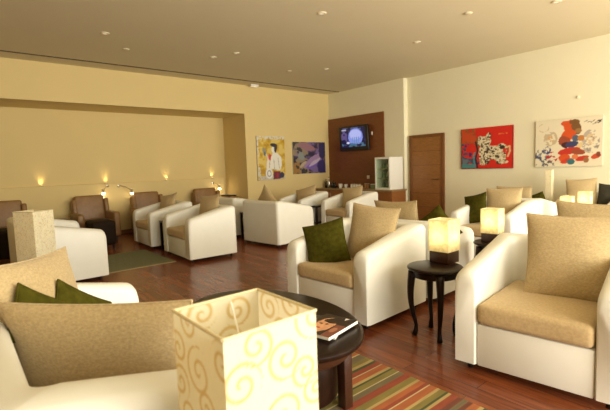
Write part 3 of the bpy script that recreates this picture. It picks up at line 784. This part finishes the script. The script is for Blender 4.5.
def p_white(u, v):
    p = Paint(u, v, s8(222, 212, 184)); e = fbm(u * 24, v * 18); w = fbm(u * 9, v * 7)
    def scrib(x, y, a, b, col, th=.5):
        k = ((u - x) / a) ** 2 + ((v - y) / b) ** 2 < 1
        p.put(k & (e > th), col)
    ring = ((u - .13) / .09) ** 2 + ((v - .84) / .09) ** 2
    p.put((ring < 1) & (ring > .75) & (e > .45), s8(188, 170, 130))
    scrib(.24, .60, .11, .16, s8(190, 172, 140), .42); scrib(.24, .58, .05, .08, s8(206, 160, 110), .45)
    scrib(.84, .50, .13, .24, s8(176, 164, 150), .45); scrib(.84, .54, .07, .12, s8(206, 180, 140), .42); scrib(.86, .44, .10, .16, s8(140, 130, 120), .58)
    scrib(.12, .22, .14, .18, s8(120, 124, 134), .53); scrib(.12, .22, .14, .18, s8(70, 74, 100), .62); scrib(.27, .20, .09, .12, s8(180, 40, 40), .55); scrib(.2, .36, .05, .08, s8(60, 70, 120), .55)
    scrib(.17, .07, .18, .06, s8(90, 90, 96), .55)
    O = s8(206, 80, 28); Br = s8(116, 78, 40); Rd = s8(190, 48, 34)
    p.ell(.46, .90, .06, .05, O); p.ell(.56, .84, .12, .13, O, 0, .2); p.ell(.60, .92, .08, .05, Br, 0, .2); p.ell(.63, .80, .07, .14, Br, .2, .25); p.ell(.66, .73, .05, .05, s8(150, 110, 64))
    p.ell(.52, .66, .10, .12, O, -.5, .2); p.ell(.46, .52, .09, .12, s8(150, 70, 44), .4, .2); p.ell(.48, .45, .07, .06, s8(70, 30, 34)); p.ell(.57, .46, .10, .06, s8(58, 62, 100), .3, .2); p.ell(.62, .58, .05, .07, s8(80, 92, 112))
    p.ell(.70, .58, .05, .06, s8(186, 120, 60)); p.ell(.68, .42, .04, .08, s8(214, 190, 140), -.5)
    p.ell(.52, .32, .17, .07, Rd, .25, .25); p.ell(.66, .30, .10, .06, s8(150, 70, 44), -.2, .2); p.ell(.46, .18, .09, .08, O, .5, .2); p.ell(.50, .12, .10, .05, s8(200, 60, 40), .3, .2); p.ell(.56, .10, .06, .06, s8(56, 104, 110), .3, .2)
    p.ell(.72, .16, .10, .05, Rd, .3, .3); p.ell(.78, .13, .04, .06, s8(150, 100, 60)); p.ell(.92, .20, .075, .05, s8(190, 70, 40), .6, .2); p.ell(.95, .24, .03, .05, s8(120, 60, 40)); p.ell(.62, .20, .05, .05, s8(214, 120, 70))
    for k in range(5): p.line([(.74 + .05 * k, .90 - .012 * k), (.79 + .05 * k, .925 - .02 * (k % 2))], .006, s8(120, 112, 96))
    p.line([(.86, .84), (.97, .88)], .006, s8(110, 104, 92)); p.ell(.955, .90, .025, .018, s8(60, 56, 54))
    return p.c
painting('painting', 'yellow abstract painting of a figure in a dark hat, left one on the far wall', .89, 1.14, p_yellow, far(6.465, 1.65), 84, 100)
painting('painting', 'square purple abstract painting beside the timber panel', 1.20, .88, p_purple, far(7.79, 1.645))
painting('painting', 'red painting of a patterned white animal, left one on the right wall', 1.13, .87, p_red, rgt(4.405, 1.663), edge=mat('red_canvas_edge', s8(150, 30, 20), .7))
painting('painting', 'white painting of a tumbling orange and brown figure, right one on the right wall', 1.10, .88, p_white, rgt(2.865, 1.677))

# ------------------------------------------------------------------ television, counter, fridge and things on it
tv = thing('television', 'black wall-mounted television with a blue picture on the timber panel', 'television'); tv.matrix_world = Matrix.Translation((XT - .13, 7.985, 2.125)) @ Matrix.Rotation(-PI / 2, 4, 'Z') @ Matrix.Rotation(R(4), 4, 'X')
MB().box((-.53, -.03, -.335), (.53, .04, .335), .012, 3).build('casing', M['black'], tv)
def p_tv(u, v):
    p = Paint(u, v, s8(16, 20, 60)); w = fbm(u * 8, v * 8)
    p.put(w > .55, s8(36, 40, 96)); p.put((u < .25) & (w > .45), s8(80, 70, 130)); p.put((v > .8) & (w > .5), s8(70, 80, 130))
    p.ell(.60, .50, .30, .44, s8(120, 140, 226), 0, .1); p.put((v < .14), s8(20, 24, 70)); p.put((v < .2) & (w > .5), s8(60, 100, 130))
    p.ell(.60, .62, .24, .26, s8(160, 172, 240), 0, .1)
    for k in range(4): p.poly([(.46 + .08 * k, .18), (.50 + .08 * k, .18), (.50 + .08 * k, .5), (.46 + .08 * k, .5)], s8(96, 130, 190))
    p.ell(.28, .22, .07, .06, s8(190, 200, 240)); p.line([(.05, .9), (.2, .9)], .03, s8(160, 160, 190))
    return p.c
S = store(); painted_grid(S, 80, 50, lambda u, v: np.stack([(u - .5) * .88, np.full(len(u), -.0315), (v - .44) * .52], 1), p_tv); painted_build('screen', S, M['screen'], tv)
MB().box((-.12, .04, -.1), (.12, .10, .1), .005).build('wall_mount', M['black'], tv)
tag(MB().box((XT - .05, 7.40, 2.17), (XT - .031, 7.44, 2.26), .004).build('wall_sensor', M['white']), 'small white sensor on the timber panel at the right of the television', 'sensor')
so = thing('wall_socket', 'small white socket plate on the timber panel above the counter', 'socket', (XT - .031, 7.58, 1.065))
MB().box((-.008, -.045, -.045), (0, .045, .045), .003).build('plate', M['white'], so); MB().box((-.011, -.02, -.02), (-.0075, .02, .02), .002).build('switch', M['ceramic'], so)

cn = thing('bar_counter', 'brown wooden drinks counter below the television', 'counter', (0, 0, 0))
MB().box((8.01, 6.36, .08), (8.565, 9.08, .735), .004).build('cabinet_body', M['counter'], cn, smooth=False)
MB().box((8.05, 6.40, 0), (8.56, 9.06, .08)).build('plinth', M['black'], cn, smooth=False)
MB().box((7.97, 6.32, .735), (8.567, 9.095, .775), .006).build('worktop', M['counter_top'], cn)
for k in range(5):
    d = MB().box((7.992, 6.40 + k * .53, .10), (8.0095, 6.91 + k * .53, .715), .003).build('door', M['counter'], cn, smooth=False)
    MB().tube([(7.98, 6.86 + k * .53, .56), (7.972, 6.86 + k * .53, .56), (7.972, 6.86 + k * .53, .66), (7.98, 6.86 + k * .53, .66)], .005, 6).build('handle', M['chrome'], d)

fg = thing('display_fridge', 'white countertop fridge with a glass door on the drinks counter', 'fridge', (0, 0, .775))
x0, x1, y0, y1, hh = 8.04, 8.52, 6.41, 6.87, .79
b = MB(); t = .03
b.box((x0, y0, 0), (x1, y0 + t, hh), .004).box((x0, y1 - t, 0), (x1, y1, hh), .004).box((x1 - t, y0 + t, 0), (x1, y1 - t, hh)).box((x0, y0 + t, 0), (x1 - t, y1 - t, .05)).box((x0, y0 + t, hh - .04), (x1 - t, y1 - t, hh))
b.build('casing', M['white'], fg, smooth=False)
dd = MB(); dd.box((x0 - .03, y0, 0), (x0 - .002, y0 + .035, hh), .004).box((x0 - .03, y1 - .035, 0), (x0 - .002, y1, hh), .004).box((x0 - .03, y0 + .035, 0), (x0 - .002, y1 - .035, .045), .004).box((x0 - .03, y0 + .035, hh - .05), (x0 - .002, y1 - .035, hh), .004)
dr_ = dd.build('door_frame', M['white'], fg, smooth=False)
MB().box((x0 - .020, y0 + .035, .045), (x0 - .014, y1 - .035, hh - .05)).build('glass_pane', M['glass'], dr_, smooth=False)
for z in (.27, .50): MB().box((x0 + .02, y0 + .031, z), (x1 - .031, y1 - .031, z + .012)).build('shelf', M['chrome'], fg, smooth=False)
def bottle(x, y, z, hgt, rr, m, label, grp, cap=None):
    t = thing('bottle', label, 'bottle', (x, y, z), 0, grp)
    MB().lathe([(rr * .9, 0), (rr, .006), (rr, hgt * .58), (rr * .75, hgt * .68), (rr * .36, hgt * .78), (rr * .34, hgt * .95)], 16).build('bottle_body', m, t)
    MB().lathe([(rr * .38, hgt * .951), (rr * .38, hgt)], 12).build('cap', cap or M['black'], t)
ZC = .775
bl = ['dark bottle at the far left end of the counter', 'tall steel-topped bottle on the counter, second from the left end', 'short dark bottle on the counter, third from the left end', 'dark bottle on the counter just left of the white cups']
for k, (y, hg, rr, m) in enumerate(((8.93, .25, .036, 'bottle_dark'), (8.78, .30, .034, 'bottle_steel'), (8.66, .20, .04, 'bottle_dark'), (8.52, .17, .036, 'bottle_dark'))):
    bottle(8.27 - .03 * (k % 2), y, ZC, hg, rr, M[m], bl[k], 'bottles on the drinks counter')
def cup(x, y, s, label, m='ceramic'):
    t = thing('cup', label, 'cup', (x, y, ZC), 0, 'cups on the drinks counter')
    MB().lathe([(.026 * s, 0), (.034 * s, .03 * s), (.042 * s, .09 * s), (.038 * s, .09 * s), (.03 * s, .03 * s), (.01 * s, .008 * s)], 20).build('cup_body', M[m], t)
    MB().tube([(0, -.038 * s, .075 * s), (0, -.062 * s, .07 * s), (0, -.062 * s, .035 * s), (0, -.033 * s, .028 * s)], .006, 6).build('cup_handle', M[m], t)
cup(8.22, 8.30, 1.35, 'white cup on the counter, left of two beside the bottles'); cup(8.25, 8.12, 1.2, 'white cup on the counter, right of two beside the bottles')
tr = thing('serving_tray', 'pale serving tray with jars on the counter below the television', 'tray', (8.24, 7.74, ZC))
MB().box((-.13, -.2, 0), (.13, .2, .018), .005).build('tray_base', M['ceramic'], tr)
for k in range(4):
    y = 7.60 + k * .095
    j = thing('jar', ['pale jar on the serving tray, nearest the socket', 'pale jar on the serving tray, second from the socket', 'pale jar on the serving tray, third from the socket', 'pale jar on the serving tray, farthest from the socket'][k], 'jar', (8.24, y, ZC + .018), 0, 'jars on the serving tray')
    MB().lathe([(.032, 0), (.036, .01), (.036, .08), (.028, .09)], 16).build('jar_body', M['ceramic'], j); MB().lathe([(.03, .0905), (.03, .11)], 14).build('lid', M['counter_top'], j)
for y, lb in ((7.36, 'amber beaker on the counter, left one of two by the green box'), (7.27, 'amber beaker on the counter, right one of two by the green box')):
    bk = thing('beaker', lb, 'beaker', (8.2, y, ZC), 0, 'amber beakers'); MB().lathe([(.03, 0), (.036, .13), (.033, .13), (.027, .006)], 16).build('beaker_body', M['amber'], bk); MB().lathe([(.0365, .128), (.038, .131), (.0365, .134)], 16, cap=False).build('rim', M['ceramic'], bk)
gb = thing('green_box', 'small pale green box on the counter just left of the fridge', 'box', (8.2, 7.02, ZC)); MB().box((-.07, -.11, 0), (.07, .11, .11), .006).build('box_body', M['tray_green'], gb); MB().box((-.073, -.113, .11), (.073, .113, .13), .004).build('lid', M['ceramic'], gb)
fb_l = 0
for zz, nm in ((.05, 'bottom'), (.282, 'middle'), (.512, 'top')):
    for k in range(3):
        bottle(8.2, 6.52 + k * .11, ZC + zz + .001, .17, .028, M['tray_green'] if k != 1 else M['bottle_steel'], '%s bottle on the %s shelf inside the glass-door fridge' % (['right', 'middle', 'left'][k], nm), 'bottles inside the display fridge')

# ------------------------------------------------------------------ ceiling fittings
def make_downlight(x, y, label):
    t = thing('downlight', label, 'ceiling light', (x, y, H), 0, 'recessed round downlights')
    MB().lathe([(.035, -.014), (.055, -.012), (.062, -.004), (.062, .0)], 24, cap=False).build('trim_ring', M['ceil'], t)
    MB().lathe([(.036, -.010), (.03, -.008)], 20).build('lens', M['dl_lens'], t)
    l = bpy.data.lights.new('downlight_beam', 'SPOT'); l.energy = 6; l.color = (1, .85, .6); l.spot_size = R(90); l.spot_blend = .8; l.shadow_soft_size = .03
    o = bpy.data.objects.new('downlight_beam', l); COL.objects.link(o); o.parent = t; o.location = (0, 0, -.03)
    return t
dl0 = make_downlight(1.913, 6.782, 'round recessed downlight at upper left of the ceiling, nearest the left edge')
for x, y, lb in ((3.87, 7.145, 'round recessed downlight above the front armchairs of the green rug, left of a pair'), (4.085, 6.685, 'round recessed downlight above the front armchairs of the green rug, right of a pair'),
                 (4.036, 4.342, 'round recessed downlight at top centre of the ceiling'), (6.322, 4.425, 'round recessed downlight above the door, nearest the right wall ceiling line'),
                 (6.338, 6.743, 'round recessed downlight above the television counter'), (6.34, 2.25, 'round recessed downlight at the top right edge of the picture')):
    c = dup(dl0); c.location = (x, y, H); tag(c, lb, 'ceiling light')
def detector(x, y, label):
    t = thing('smoke_detector', label, 'detector', (x, y, H), 0, 'round ceiling detectors')
    MB().lathe([(.055, 0), (.06, -.006), (.05, -.014), (.012, -.016)], 24).build('housing', M['ceil'], t)
    MB().lathe([(.008, -.0161), (.006, -.018)], 10).build('indicator', M['canvas'], t)
    return t
d0 = detector(5.741, 3.17, 'round smoke detector on the right part of the ceiling')
for x, y, lb in ((2.419, 7.458, 'round smoke detector beside the leftmost downlight'), (5.77, 7.307, 'round smoke detector near the soffit above the far wall')):
    c = dup(d0); c.location = (x, y, H); tag(c, lb, 'detector')
em = thing('emergency_light', 'small white box light on the ceiling near the soffit', 'ceiling light', (5.93, 8.93, H)); MB().box((-.11, -.05, -.05), (.11, .05, 0), .01).build('housing', M['white'], em); MB().box((-.09, -.035, -.056), (.09, .035, -.0495), .004).build('diffuser', M['dl_lens'], em)
ws = thing('wall_detector', 'tiny round sensor high on the right wall above the white painting', 'sensor', (XW, 2.72, 2.482)); MB().lathe([(.03, 0), (.03, .01), (.02, .016)], 16, mtx=Matrix.Rotation(-PI / 2, 4, 'Y')).build('housing', M['ceil'], ws); MB().lathe([(.01, .0162), (.008, .02)], 10, mtx=Matrix.Rotation(-PI / 2, 4, 'Y')).build('lens', M['white'], ws)
